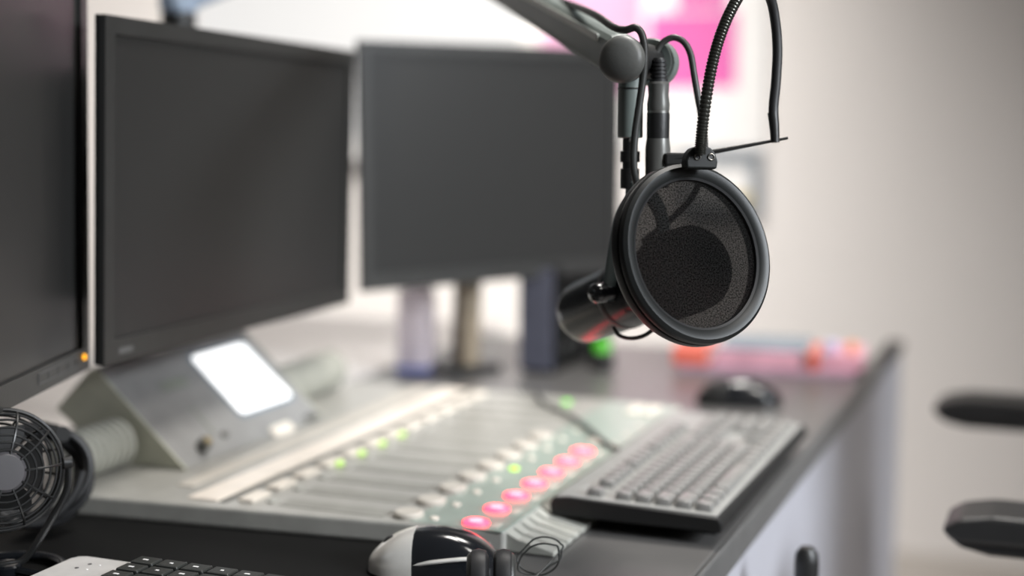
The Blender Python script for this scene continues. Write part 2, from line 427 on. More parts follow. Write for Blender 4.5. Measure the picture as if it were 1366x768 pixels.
for k in range(4):
    MB().box(LC(-.556 + .022 * (k % 2), 1.775 + .028 * (k // 2), CZ), LC(-.541 + .022 * (k % 2), 1.795 + .028 * (k // 2), CZ + .005), bev=.0015).build('cue_key', M['cream'], mc)
# meter bridge on a ribbed hinge
BY0, BY1 = 1.305, 1.615
prof = [(-.921, CZ + .001), (-1.0395, .8695), (-1.0445, .8705), (-1.050, .8665), (-1.098, .819), (-1.060, .791), (-1.0, CZ + .001)]
br = MB().prism(prof, BY0 + .003, BY1 - .003, 'y', mtx=T(-CXL, -CY0, -DZ)).build('meter_bridge', M['bridge'], mc, smooth=False)
for (a0, a1) in ((BY0, BY0 + .003), (BY1 - .003, BY1)):
    MB().prism(prof, a0, a1, 'y', mtx=T(-CXL, -CY0, -DZ)).build('bridge_side', M['bridge_side'], br, smooth=False)
for (a0, a1) in ((1.205, BY0 - .001), (BY1 + .001, 1.79)):
    k = int((a1 - a0) / .0115)
    pr = [(0, 0)]
    for j in range(k):
        z = j * .0115; pr += [(.0215, z), (.0275, z + .002), (.0275, z + .008), (.0215, z + .010)]
    pr += [(0, k * .0115)]
    MB().lathe(pr, 28, mtx=T(*LC(-1.005, a0, CZ + .0285)) @ RX(-90)).build('ribbed_hinge', M['hinge'], br)
# things on the bridge face
pA = Vector((-.921, BY0, CZ + .001)); up_f = (Vector((-1.0395, BY0, .8695)) - pA).normalized()
nrm = Vector((0, 1, 0)).cross(up_f)
nrm = nrm if nrm.x > 0 else -nrm
def fp(x, y): return plane(x, y, pA, nrm)
def on_face(px, py_, off=0.0):
    p = fp(px, py_) + nrm * off
    return basis(Vector(LC(*p)), Vector((0, 1, 0)), up_f, Vector((0, 1, 0)).cross(up_f))
c4 = [fp(257, 478), fp(320, 457), fp(387, 526), fp(322, 557)]
ctr = sum(c4, Vector()) / 4
sw = ((c4[1] - c4[0]).length + (c4[2] - c4[3]).length) / 2
shh = ((c4[3] - c4[0]).dot(-up_f) + (c4[2] - c4[1]).dot(-up_f)) / 2
mm = basis(Vector(LC(*ctr)), Vector((0, 1, 0)), up_f, Vector((0, 1, 0)).cross(up_f))
sgn = 1 if Vector((0, 1, 0)).cross(up_f).dot(nrm) > 0 else -1
lo, hi = sorted((-.001 * sgn, .0025 * sgn))
MB().rrect(sw + .012, shh + .012, .009, *sorted((-.001 * sgn, .0015 * sgn)), mtx=mm).build('display_frame', M['book_grey'], br)
MB().rrect(sw, shh, .0075, lo, hi, mtx=mm).build('display', M['display'], br, label='bright white display')
def face_plate(x, y, w_, h_, m, nm, t=.003, r=.002):
    return MB().rrect(w_, h_, r, *sorted((-.001 * sgn, t * sgn)), mtx=on_face(x, y)).build(nm, m, br)
face_plate(376, 574, .046, .016, M['cream'], 'name_plate')
face_plate(415, 556, .03, .008, M['slot'], 'vent_slot')
MB().cyl(.0075, -.001, .014, 24, bev=.0015, mtx=zbasis(Vector(LC(*fp(268, 598))), nrm)).build('knob', M['slot'], br)
MB().cyl(.0055, .0135, .016, 24, bev=.001, mtx=zbasis(Vector(LC(*fp(268, 598))), nrm)).build('knob_cap', M['brass'], br, label='brass coloured knob cap')
face_plate(299, 580, .010, .007, M['slot'], 'socket')
face_plate(270, 560, .003, .045, M['console_side'], 'slider_slot', t=.001, r=.001)
face_plate(232, 512, .05, .014, M['console_side'], 'vent_slot', t=.001)

# ------------------------------------------------------------------ monitors
def monitor(label, BL, BR, h, tilt=0, back=0.0, bez=(.017, .017, .024, .018), depth=.045, buttons=False, neck=0.0, neckw=.05, brown=False, logo=True):
    bx = (BR - BL); wdt = bx.length; roll = math.degrees(math.asin(bx.z / wdt)); xh = Vector((bx.x, bx.y, 0)).normalized(); base = (BL + BR) / 2
    zh = xh.cross(Vector((0, 0, 1))).normalized()      # towards the viewer
    t = thing('computer_monitor', label, 'monitor', mtx=basis(base, xh, Vector((0, 0, 1)), zh), group='computer monitors above the console')
    R = RZ(roll) @ RX(tilt)
    MB().frame(wdt, h, bez, -.007, 0, mtx=R @ T(0, h / 2, 0)).build('bezel', M['bezel'], t, smooth=False)
    sd = MB().prism([(-wdt / 2, 0), (wdt / 2, 0), (wdt / 2, h), (-wdt / 2, h)], -.012, -.0072, 'z', mtx=R)
    sd.prism([(-wdt / 2 + .11, .05), (wdt / 2 - .09, .05), (wdt / 2 - .09, h - .05), (-wdt / 2 + .11, h - .05)], -depth - .012, -.012, 'z', bev=.006, mtx=R)
    sd.build('housing', M['bezel_dark'], t, smooth=False)
    MB().box((-wdt / 2 + bez[0] - .001, bez[2] - .001, -.0069), (wdt / 2 - bez[1] + .001, h - bez[3] + .001, -.0035), mtx=R).build('screen', M['screen'], t, smooth=False)
    if logo:
        MB().box((-wdt / 2 + .025, .008, -.001), (-wdt / 2 + .052, .014, .0006), mtx=R).build('badge', M['label_grey'], t, smooth=False)
    if buttons:
        MB().frame(.10, .011, (.001,) * 4, -.0005, .0008, mtx=R @ T(wdt / 2 - .088, .014, 0)).build('button_panel', M['label_grey'], t, smooth=False)
        for k in range(3):
            MB().box((wdt / 2 - .113 + .025 * k, .010, -.0005), (wdt / 2 - .112 + .025 * k, .018, .0006), mtx=R).build('button_divider', M['label_grey'], t, smooth=False)
        MB().lathe([(0, -.001), (.0028, -.001), (.0028, .0015), (0, .0022)], 16, mtx=R @ T(wdt / 2 - .017, .015, 0)).build('power_lamp', M['amber_led'], t, label='amber power lamp')
    # stand
    mt = M['brown'] if brown else M['black']
    zb = DZ - base.z
    st = MB()
    st.prism([(-.055 - back, h * .5), (-.085 - back, h * .5), (-.115 - back, zb + .012), (-.075 - back, zb + .012)], neck - neckw / 2, neck + neckw / 2, 'x', bev=.003,
             mtx=Matrix(((1, 0, 0, 0), (0, 0, 1, 0), (0, 1, 0, 0), (0, 0, 0, 1))))
    st.box((neck - neckw / 2, h * .5 - .03, -.085 - back), (neck + neckw / 2, h * .5 + .03, -.052), bev=.003)
    st.build('stand_neck', mt, t)
    bw = neckw / 2 + .035
    MB().box((neck - bw, zb + .001, -.17 - back), (neck + bw, zb + .012, -.06 - back), bev=.004).build('stand_base', M['black'], t)
    return t
# tops / bottoms taken as lines in the room
zb = .898
BL2 = pz(139, 487.5, zb + .008); BR2 = pz(466, 404, zb - .004)
def hgt(P, ytop):      # height so that the top above P shows at ytop
    lo_, hi_ = .1, .7
    for _ in range(40):
        mid = (lo_ + hi_) / 2; v = P + Vector((0, 0, mid)) - CP
        yy = 384 - F * v.dot(UP) / v.dot(FW)
        if yy > ytop: lo_ = mid
        else: hi_ = mid
    return lo_
h2 = (hgt(BL2, 18) + hgt(BR2, 68)) / 2
BL3 = pz(484, 389.5, zb); BR3 = pz(826, 361, zb)
h3 = (hgt(BL3, 55) + hgt(BR3, 64)) / 2
BR1 = pz(120, 491, zb - .004); d1 = (pz(20, 541, zb - .004) - BR1).normalized()
BL1 = BR1 + d1 * .57
print('monitors', h2, h3, (BR2 - BL2).length, (BR3 - BL3).length, BL1, BR1, BL2, BR2, BL3, BR3)
m1 = monitor('angled monitor at left edge with amber power lamp and button row', BL1, BR1, .405, 1.7, back=.05, buttons=True, logo=False)
m2 = monitor('middle monitor standing right behind the lit white display of the console', BL2, BR2, h2, tilt=1.8, back=.11, neck=.05)
m3 = monitor('farthest monitor directly behind the hanging microphone', BL3, BR3, h3, tilt=0, neck=-.002, neckw=.032, brown=True, logo=False)

# ------------------------------------------------------------------ boom arm
J = pd(838, 80, 1.295)
A2 = pd(708, 4, 1.57); dirA = (A2 - J).normalized()
ELB = J + dirA * 1.12
P0 = pd(238, 4, 1.95)
ba = thing('boom_arm', 'grey jointed boom arm reaching over the monitors to hold the microphone', 'microphone arm', (P0.x, P0.y, DZ))
o0 = Vector((P0.x, P0.y, DZ)); LB = lambda v: Vector(v) - o0
def beam(p, q_, w_, h_, m, nm, bev=.006, off=0.0):
    z = (q_ - p).normalized(); mt = zbasis(LB(p), z); ln = (q_ - p).length
    return MB().box((-w_ / 2, -h_ / 2 + off, 0), (w_ / 2, h_ / 2 + off, ln), bev=bev, seg=3, mtx=mt).build(nm, m, ba)
st_ = J + dirA * .012
ub = beam(st_, ELB, .031, .038, M['arm'], 'upper_arm', bev=.011)
zz_ = dirA; mt_ = zbasis(LB(st_), zz_)
MB().box((.0145, .0085, .03), (.0168, .0155, (ELB - st_).length - .03), bev=.0008, mtx=mt_).build('cable_channel', M['arm_light'], ba, label='pale cable channel')
beam(ELB, P0, .026, .034, M['blue_arm'], 'lower_arm', bev=.01)
MB().cyl(.026, -.028, .028, 32, bev=.005, mtx=zbasis(LB(ELB), RT * .9 + FH * .3)).build('elbow', M['arm_cap'], ba)
MB().cyl(.017, 0, P0.z - DZ - .01, 28, bev=.002).build('post', M['blue_arm'], ba)
MB().cyl(.05, .0005, .02, 32, bev=.004).build('post_base', M['black'], ba)
MB().cyl(.024, P0.z - DZ - .035, P0.z - DZ - .012, 28, bev=.003).build('post_collar', M['black'], ba)
MB().cyl(.026, -.018, .018, 32, bev=.006, mtx=T(0, 0, P0.z - DZ)@RY(90)).build('shoulder', M['blue_arm'], ba)
# wrist joint: two caps and a clevis
capf = pd(829, 79, 1.268); capb = pd(872, 84, 1.318)
ax = (capf - capb).normalized()
ax = (ax * .55 - FW * .45 - RT * .1).normalized()
def dome(p, r, d, m, nm):
    return MB().lathe([(0, d), (r * .5, d * .9), (r * .8, d * .68), (r * .95, d * .4), (r, d * .1), (r, -.004), (r * .94, -.006), (r * .94, -.012), (0, -.012)], 40, mtx=zbasis(LB(p), ax)).build(nm, m, ba)
dome(capf, .0212, .010, M['arm_cap'], 'joint_cap')
MB().lathe([(0, -.012), (.0205, -.012), (.022, -.009), (.022, .009), (.0205, .012), (0, .012)], 36, mtx=zbasis(LB(capb), ax)).build('joint_cap', M['arm'], ba)
MB().cyl(.0165, 0, (capf - capb).length, 32, mtx=zbasis(LB(capb), capf - capb)).build('joint_axle', M['black'], ba)
S0 = pd(839, 112, 1.293); S1 = pd(841, 184, 1.30); S2 = pd(843, 250, 1.302)
V = Vector((0, 0, 1))
ln = (S0 - S1).length
mtS = zbasis(LB(S1), V, up=RT)
MB().cyl(.0113, 0, ln + .022, 32, bev=.001, mtx=mtS).build('stem', M['arm'], ba)
MB().torus(.0113, .0008, 32, 6, mtx=mtS @ T(0, 0, ln - .004)).build('stem_ring', M['black'], ba)
lo_ = (S1 - S2).length
sw_ = MB(); sw_.cyl(.0068, -lo_ * .85, .002, 24, bev=.001, mtx=mtS)
sw_.lathe([(0, -.012), (.0088, -.012), (.0088, -.022), (0, -.022)], 24, mtx=mtS)
sw_.lathe([(0, -.028), (.0085, -.028), (.0085, -.046), (0, -.046)], 24, mtx=mtS)
sw_.build('threaded_stud', M['black'], ba)
MB().cyl(.0018, .0, .004, 12, bev=.0005, mtx=zbasis(LB(pd(841, 187, 1.287)), -FW)).build('set_screw', M['ring'], ba)
# cable clipped along the arm and over the joint
cA = [pd(742, -2, 1.515), pd(790, 18, 1.345), pd(818, 36, 1.290), pd(834, 40, 1.274), pd(848, 37, 1.268), pd(857, 48, 1.266), pd(860, 75, 1.266), pd(857, 110, 1.268), pd(852, 145, 1.270), pd(847, 180, 1.272), pd(845, 215, 1.274), pd(848, 240, 1.278), pd(856, 262, 1.290)]
MB().tube([LB(p) for p in cA], .0034, 10, 8).build('cable', M['cable'], ba)

# ------------------------------------------------------------------ pop filter
PC = pd(928, 338.5, 1.225)
nrmF = (RT * .50 + UP * .17 - FW * .85).normalized()
mtF = zbasis(PC, nrmF)
iF = mtF.inverted()
pfil = thing('pop_filter', 'round black pop filter with ribbed gooseneck in front of the microphone', 'pop filter', mtx=mtF)
R0 = .0793
MB().lathe([(R0 - .0125, .004), (R0 - .009, .0065), (R0 - .004, .0070), (R0 - .0008, .0045), (R0, .001), (R0 - .0005, -.0015), (R0 - .0022, -.002), (R0 - .0022, -.0035),
            (R0 - .0002, -.0042), (R0 + .0004, -.010), (R0 - .001, -.0135), (R0 - .006, -.0145), (R0 - .0115, -.0125), (R0 - .0125, -.008), (R0 - .0125, .004)], 96).build('hoop', M['hoop'], pfil)
MB().lathe([(R0 - .0121, .0042), (R0 - .0145, .0028), (R0 - .0150, -.001), (R0 - .0121, -.002)], 96).build('retaining_ring', M['black_soft'], pfil)
ms = MB(); ms.lathe([(0, 0.0), (.02, 0.0), (.045, 0.0), (R0 - .0125, 0)], 64)
ms.build('mesh_screen', M['nylon'], pfil)
# clamp at the top
def LF(v): return iF @ v
cl = pd(934, 209, 1.214)
mtC = basis(LF(cl), iF.to_3x3() @ (RT * .97 + FW * .22).normalized(), iF.to_3x3() @ UP, (iF.to_3x3() @ (RT * .97 + FW * .22).normalized()).cross(iF.to_3x3() @ UP))
poly = [(-.0135, -.0105), (.0135, -.0105), (.0145, -.004), (.0125, .003), (.008, .0075), (.003, .009), (-.003, .009), (-.008, .0075), (-.0122, .003), (-.0142, -.004)]
MB().prism(poly, -.0095, .0045, 'z', bev=.0016, mtx=mtC).build('clamp', M['hoop'], pfil)
for sx_ in (-.0042, .0082):
    s_ = MB().torus(.0026, .0007, 20, 8, mtx=mtC @ T(sx_, -.0005 - .0 * sx_, .0050)).build('screw', M['screw'], pfil)
    MB().cyl(.0017, .0035, .0049, 16, mtx=mtC @ T(sx_, -.0005, 0)).build('screw_socket', M['black_soft'], s_)
# gooseneck
gA = [pd(934, 206, 1.206), pd(935, 190, 1.205), pd(938, 160, 1.205), pd(944, 118, 1.206), pd(951, 82, 1.208), pd(960, 50, 1.211), pd(972, 20, 1.216), pd(988, -8, 1.224), pd(1003, -20, 1.236)]
nseg = 30
cnt = (len(gA) - 1) * nseg
MB().tube([LF(p) for p in gA], .0048, 14, nseg, mod=lambda i: (1.0, 1.06, 1.06, .86)[i % 4] if True else 1).build('ribbed_gooseneck', M['goose'], pfil)
gB = [pd(1003, -20, 1.236), pd(1018, -18, 1.250), pd(1029, 2, 1.262), pd(1035, 35, 1.270), pd(1037, 70, 1.274), pd(1035, 110, 1.276), pd(1032, 140, 1.277), pd(1032, 160, 1.277)]
MB().tube([LF(p) for p in gB], .0046, 12, 10).build('smooth_gooseneck', M['black_soft'], pfil)
MB().tube([LF(pd(1031, 150, 1.277)), LF(pd(1033, 170, 1.277)), LF(pd(1034, 190, 1.277))], lambda t: .0049 - .001 * t, 14, 4).build('gooseneck_sleeve', M['black'], pfil)
ra, rb = pd(893, 213, 1.284), pd(1051, 184, 1.277)
zz = (rb - ra).normalized()
MB().tube([LF(ra), LF(ra.lerp(rb, .3)), LF(ra.lerp(rb, .6)), LF(rb)], lambda t: .0030 - .0017 * t, 10, 4).build('mounting_rod', M['black'], pfil)
MB().box((-.006, -.006, -.007), (.014, .006, .007), bev=.002, mtx=iF @ basis(pd(895, 213, 1.288), RT, UP, -FW)).build('rod_clamp', M['black'], pfil)

# ------------------------------------------------------------------ microphone
nM = (RT * .50 + UP * .235 - FW * .835).normalized()
FC = pd(940, 351, 1.262)
mtM = zbasis(FC, nM); iM = mtM.inverted()
mi = thing('microphone', 'black broadcast microphone hanging in its yoke behind the pop filter', 'microphone', mtx=mtM)
MB().lathe([(0, 0), (.024, -.0005), (.034, -.004), (.0385, -.012), (.040, -.03), (.0395, -.055), (.035, -.064), (0, -.064)], 48).build('windscreen', M['foam'], mi)
MB().lathe([(0, -.062), (.033, -.062), (.034, -.066), (.034, -.082), (.0315, -.084), (.0315, -.090), (.032, -.092), (.032, -.190), (.0305, -.200), (.026, -.208), (0, -.210)], 48).build('body', M['mic'], mi)
MB().lathe([(.0322, -.120), (.0327, -.122), (.0327, -.126), (.0322, -.128)], 48).build('body_band', M['black_soft'], mi)
# yoke: a strap on each side of the body up to the stud
stud = pd(851, 254, 1.306)
sidev = nM.cross(V).normalized()           # horizontal, across the microphone
piv = FC + nM * -.100
yk = MB()
for s_ in (-1, 1):
    a = piv + sidev * (.0375 * s_); topc = stud + RT * .004 - V * .006 + sidev * (.011 * s_)
    pts = [a - V * .008, a + (topc - a) * .12, a + (topc - a) * .45 + sidev * .004 * s_, a + (topc - a) * .8 + sidev * .006 * s_, topc]
    yk.tube([iM @ p for p in pts], .0080, 12, 8, flat=.4)
yk.cyl(.0115, -.010, .010, 24, bev=.002, mtx=iM @ zbasis(stud, V, up=RT))
yk.build('yoke', M['mic_teal'], mi)
for s_ in (-1, 1):
    MB().lathe([(0, .018), (.006, .0172), (.0088, .0145), (.0095, .010), (.0095, .003), (.0075, .001), (.0075, -.006), (0, -.006)], 28, mtx=iM @ zbasis(piv + sidev * (.0390 * s_), sidev * s_)).build('yoke_knob', M['black_gloss'], mi)
# internal lead loop below the body
lp = [pd(818, 436, 1.33), pd(826, 447, 1.325), pd(842, 451, 1.315), pd(860, 447, 1.305), pd(874, 436, 1.295), pd(880, 425, 1.29)]
MB().tube([iM @ p for p in lp], .0019, 8, 8).build('lead', M['cable'], mi)

# ------------------------------------------------------------------ microphone cable with plug
PB = pd(877, 238, 1.297)
mcb = thing('microphone_cable', 'black plug and looped cable hanging beside the arm stem', 'cable', (PB.x, PB.y, PB.z))
LP = lambda v: v - PB
k = 1.297 / F
def zat(py_): return (238 - py_) * k
MB().lathe([(0, zat(250)), (.0108, zat(250)), (.0113, zat(236)), (.0115, zat(198)), (.0103, zat(184)), (0, zat(184))], 32).build('socket_shell', M['xlr'], mcb)
MB().lathe([(0, zat(184.5)), (.0104, zat(184.5)), (.0104, zat(153)), (.0102, zat(151)), (0, zat(151))], 32).build('plug_collar', M['black'], mcb)
MB().lathe([(.0092, zat(151.5)), (.0100, zat(151)), (.0100, zat(148)), (.0092, zat(147.5))], 32).build('plug_ring', M['ring'], mcb)
MB().lathe([(0, zat(148)), (.0102, zat(148)), (.0104, zat(140)), (.0092, zat(128)), (.0098, zat(113)), (.0082, zat(110)), (0, zat(110))], 32).build('plug_shell', M['xlr'], mcb)
pr = [(0, zat(111))]
for j in range(6):
    y0 = 110 - j * 5; r = .0082 - .0003 * j
    pr += [(r, zat(y0)), (r, zat(y0 - 3.2)), (r - .0016, zat(y0 - 3.4)), (r - .0016, zat(y0 - 4.8))]
pr += [(.0045, zat(79)), (0, zat(79))]
MB().lathe(pr, 24).build('strain_relief', M['black_soft'], mcb)
tg = pd(886, 172, 1.29)
MB().box((-.0021, -.0005, -.0045), (.0021, .0008, .0045), bev=.0003, mtx=basis(LP(pd(885, 173, 1.2895)), (RT * .8 + FW * .5).normalized(), (-FW * .8 + RT * .5).normalized(), V)).build('plug_label', M['cream'], mcb, label='pale printed tag')
MB().box((-.0012, -.0005, -.0012), (.0012, .0008, .0012), bev=.0003, mtx=basis(LP(pd(884, 213, 1.287)), RT, -FW, V)).build('latch', M['ring'], mcb)
cB = [pd(874, 82, 1.297), pd(876, 70, 1.297), pd(884, 57, 1.296), pd(898, 50, 1.294), pd(912, 56, 1.292), pd(921, 72, 1.290), pd(926, 100, 1.288), pd(931, 130, 1.288), pd(936, 158, 1.290), pd(940, 190, 1.296), pd(938, 225, 1.305), pd(925, 260, 1.315), pd(903, 285, 1.33), pd(880, 305, 1.345), pd(858, 322, 1.36)]
MB().tube([LP(p) for p in cB], .0031, 10, 8).build('cable', M['cable'], mcb)

# ------------------------------------------------------------------ black keyboard
KX0, KX1, KY0, KY1, KZ = -.491, -.313, 1.319, 1.770, DZ + .014
kb = thing('computer_keyboard', 'full size black keyboard overhanging the ridged rest at the desk edge', 'keyboard', (KX0, KY0, KZ))
kt = MB().prism([(KX0, KZ), (KX1 - .002, KZ), (KX1, KZ + .004), (KX1 - .001, KZ + .011), (KX1 - .005, KZ + .0148), (KX0 + .02, KZ + .020), (KX0 + .002, KZ + .018), (KX0 - .001, KZ + .012)], KY0, KY1, 'y', bev=.002, mtx=T(-KX0, -KY0, -KZ))
kt.build('case', M['case'], kb)
MB().prism([(KX0 + .004, KZ + .0192), (KX0 + .02, KZ + .0208), (KX1 - .007, KZ + .0162), (KX1 - .007, KZ + .0140), (KX0 + .004, KZ + .017)], KY0 + .004, KY1 - .004, 'y', mtx=T(-KX0, -KY0, -KZ)).build('deck', M['kb_top'], kb, smooth=False)
kbed = MB()
for (xa, xb) in ((.0305, .0540), (.0605, .1675)):
    zt = lambda x: .0204 - (x - .02) * .030
    kbed.prism([(xa, zt(xa) - .003), (xb, zt(xb) - .003), (xb, zt(xb)), (xa, zt(xa))], .010, .4415, 'y')
kbed.build('key_bed', M['black_soft'], kb, smooth=False)
for yy in (.06, KY1 - KY0 - .06):
    MB().box((KX1 - KX0 - .03, yy - .02, DZ - KZ + .0003), (KX1 - KX0 - .015, yy + .02, .001), bev=.001).build('foot', M['black_soft'], kb)
    MB().box((.05, yy - .012, DZ - KZ + .0003), (.062, yy + .012, .001), bev=.001).build('foot', M['black_soft'], kb)
key_cache = {}
def key(par, x, y, w_, d_, z, hgt_, m, slope=0.0):
    kk = (round(w_, 4), round(d_, 4), m.name)
    if kk not in key_cache:
        b = MB()
        hw, hd, t_ = w_ / 2, d_ / 2, .0022
        lo = [(-hd, -hw, 0), (hd, -hw, 0), (hd, hw, 0), (-hd, hw, 0)]
        up_ = [(-hd + t_, -hw + t_, hgt_), (hd - t_, -hw + t_, hgt_ * .88), (hd - t_, hw - t_, hgt_ * .88), (-hd + t_, hw - t_, hgt_)]
        A = [b.bm.verts.new(p) for p in lo]; B = [b.bm.verts.new(p) for p in up_]
        b.bm.faces.new(A[::-1]); b.bm.faces.new(B)
        for i in range(4): b.bm.faces.new((A[i], A[(i + 1) % 4], B[(i + 1) % 4], B[i]))
        bmesh.ops.bevel(b.bm, geom=b.bm.edges[:], offset=.0009, segments=2, profile=.5, affect='EDGES')
        o = b.build('key', m, par); key_cache[kk] = o
    else:
        o = key_cache[kk].copy(); COL.objects.link(o); o.parent = par
    o.location = (x, y, z); return o
U = .0188
def krow(ws, r, y0=0.012):
    y = y0
    for w_ in ws:
        if w_ > 0:
            x = XROW[r]
            key(kb, x, y + w_ * U / 2, w_ * U - .0026, .0178, .0202 - (x - .02) * .030, .0088, M['key'])
        y += abs(w_) * U
XROW = [.042, .072, .0928, .1136, .1344, .1552]
krow([1, -1, 1, 1, 1, 1, -.5, 1, 1, 1, 1, -.5, 1, 1, 1, 1, -.25, 1, 1, 1], 0)
krow([1] * 13 + [2] + [-.25, 1, 1, 1, -.25, 1, 1, 1, 1], 1)
krow([1.5] + [1] * 12 + [1.5] + [-.25, 1, 1, 1, -.25, 1, 1, 1, 1], 2)
krow([1.75] + [1] * 11 + [2.25] + [-3.5, 1, 1, 1, 1], 3)
krow([2.25] + [1] * 10 + [2.75] + [-1.25, 1, -1.25, 1, 1, 1, 1], 4)
krow([1.25, 1.25, 1.25, 6.25, 1.25, 1.25, 1.25, 1.25] + [-.25, 1, 1, 1, -.25, 2, 1, 1], 5)
# keyboard lead lying over the console
ld = MB().tube([(KX0 - KX0 + .002, .24, .010), (-.008, .25, .012), (-.03, .27, CZ - KZ + .0055), (-.07, .33, CZ - KZ + .0055), (-.13, .41, CZ - KZ + .0055), (-.18, .46, CZ - KZ + .0055), (-.22, .53, CZ - KZ + .0055)], .0028, 8, 8)
ld.build('lead', M['cable'], kb)

# ------------------------------------------------------------------ silver keyboard at the left
SX0, SX1, SY1, SY0 = -.844, -.592, 1.025, .88
SZ = DZ + .002
sk = thing('computer_keyboard', 'compact silver keyboard with black keys beside the desk fan', 'keyboard', (SX0, SY0, SZ))
sp = [(0.0, 0), (SX1 - SX0, 0), (SX1 - SX0, SY1 - SY0), (.012, SY1 - SY0), (.004, SY1 - SY0 - .004), (0, SY1 - SY0 - .012)]
MB().prism(sp, 0, .016, 'z', bev=.003).build('case', M['silver'], sk)
MB().box((.072, .012, .0155), (SX1 - SX0 - .008, SY1 - SY0 - .003, .0166), bev=.0004).build('key_bed', M['black_soft'], sk)
for i in range(6):
    for j in range(6):
        w_ = .0235
        x = .086 + .0262 * i; y = SY1 - SY0 - .0135 - .0208 * j
        kk = MB().prism([(-.0115, -.0088), (.0115, -.0088), (.0115, .0088), (-.0115, .0088)], 0, .0085 - .0004 * (i % 2), 'z', bev=.0018) if (i, j) == (0, 0) else None
        if kk: k0 = kk.build('key', M['key_hi'], sk); o = k0
        else: o = k0.copy(); COL.objects.link(o); o.parent = sk
        o.location = (x, y, .0164)
        if j < 3 and i < 5:
            MB().box((-.003 + .002 * (i % 2), -.002, .0082), (.002, .0005, .0088)).build('key_legend', M['white'], o, smooth=False)
for (dx, dy) in ((.040, -.020), (.037, -.034), (.026, -.034), (.030, -.021)):
    MB().cyl(.0011 if dx > .035 else .0018, .0150, .0164, 12, mtx=T(dx, SY1 - SY0 + dy, 0)).build('indicator_dot', M['white'] if dx > .035 else M['label_grey'], sk)
MB().tube([(.17, SY1 - SY0 - .003, .008), (.175, SY1 - SY0 + .02, .004), (.20, SY1 - SY0 + .045, .0025), (.235, SY1 - SY0 + .05, .0025), (.275, SY1 - SY0 + .03, .0025), (.295, SY1 - SY0 + .012, .0025)], .0022, 8, 8).build('lead', M['cable'], sk)

dm = thing('desk_shade_sheet', 'thin black sheet added to darken the desk under the silver keyboard and fan', 'mat', (-.83, .86, DZ + .0002))  # added sheet, darkens the front-left desk where shade lies
MB().prism([(-.22, -.31), (.25, -.31), (.25, .356), (-.15, .310), (-.22, .303)], 0, .0016, 'z').build('shade_sheet', M['mat'], dm)

# thick coil of black cable behind the fan
cc = pd(52, 668, 1.43)
cl_ = thing('cable_coil', 'thick coil of black cable standing behind the desk fan', 'cable', (cc.x, cc.y, DZ + .0032))
cpts = []
cn = (RT * .35 - FH * .9 + V * .25).normalized(); cxa = V.cross(cn).normalized(); cya = cn.cross(cxa)
for i in range(16 * 5 + 1):
    a = 2 * math.pi * i / 16
    rr_ = .045 + .006 * math.sin(i * .7)
    cpts.append(Vector((0, 0, .056)) + cxa * rr_ * math.cos(a) + cya * rr_ * math.sin(a) + cn * (.0085 * (i / 16 - 2.5)))
MB().tube(cpts, .0046, 8, 3).build('cable', M['black_soft'], cl_)
MB().tube([Vector((0, 0, .056)) + cxa * .045 * math.cos(t_) + cya * .045 * math.sin(t_) + cn * z_ for t_, z_ in ((1.0, -.03), (1.02, .0), (1.0, .03))], .008, 12, 4).build('tie', M['black'], cl_)

# ------------------------------------------------------------------ mice
def mouse(name, label, loc, rz, m_body, m_nose, m_band, group):
    t = thing(name, label, 'mouse', mtx=T(*loc) @ RZ(rz), group=group)
    # body along +x (nose at -x)
    def shell(x0, x1, m, nm, infl=0.0, z0=.001, top=1.0, wid=1.0):
        b = MB(); N = 26; K = 20; rings = []
        for i in range(N + 1):
            s = x0 + (x1 - x0) * i / N
            u_ = (s + .062) / .124
            hh = (.012 + .027 * math.sin(math.pi * min(1, max(0, .08 + .80 * u_)) ** 0.95)) * top + infl
            env = max(0.0, 1 - abs(2 * u_ - 1) ** 4.5) ** .5
            hh = hh * (env * .75 + .25) if 0 < u_ < 1 else .004
            ww = (.0265 + .004 * math.sin(math.pi * u_)) * env * wid + infl + .0005
            ring = []
            for j in range(K + 1):
                a = math.pi * j / K
                ring.append(b.bm.verts.new((s, ww * math.copysign(abs(math.cos(a)) ** .7, math.cos(a)), z0 + hh * math.sin(a) ** .8)))
            rings.append(ring)
        for A, B in zip(rings, rings[1:]):
            for j in range(K): b.bm.faces.new((A[j], A[j + 1], B[j + 1], B[j]))
            b.bm.faces.new((A[0], B[0], B[K], A[K]))
        b.bm.faces.new(rings[0]); b.bm.faces.new(rings[-1][::-1])
        return b.build(nm, m, t)
    shell(-.061, .061, m_body, 'body')
    shell(-.062, -.018, m_nose, 'buttons', infl=.0009)
    bd = MB()
    for sy in (-1, 1):
        bd.tube([(-.018, sy * .0268, .013), (.005, sy * .0300, .0175), (.03, sy * .0285, .0200), (.048, sy * .022, .018)], .0028, 8, 8, flat=.7)
    bd.build('side_band', m_band, t)
    MB().cyl(.008, -.003, .003, 20, bev=.001, mtx=T(-.040, 0, .0235) @ RX(90)).build('scroll_wheel', M['black_soft'], t)
    return t
mouse('computer_mouse', 'black mouse with silver buttons and band in front of the console', (-.541, 1.150, DZ + .0019), 18, M['black_gloss'], M['silver_bright'], M['silver_bright'], 'computer mice')
mouse('computer_mouse', 'dark mouse on the bare desk beyond the black keyboard', (-.455, 2.005, DZ + .0002), 16, M['black_gloss'], M['black'], M['black'], 'computer mice')

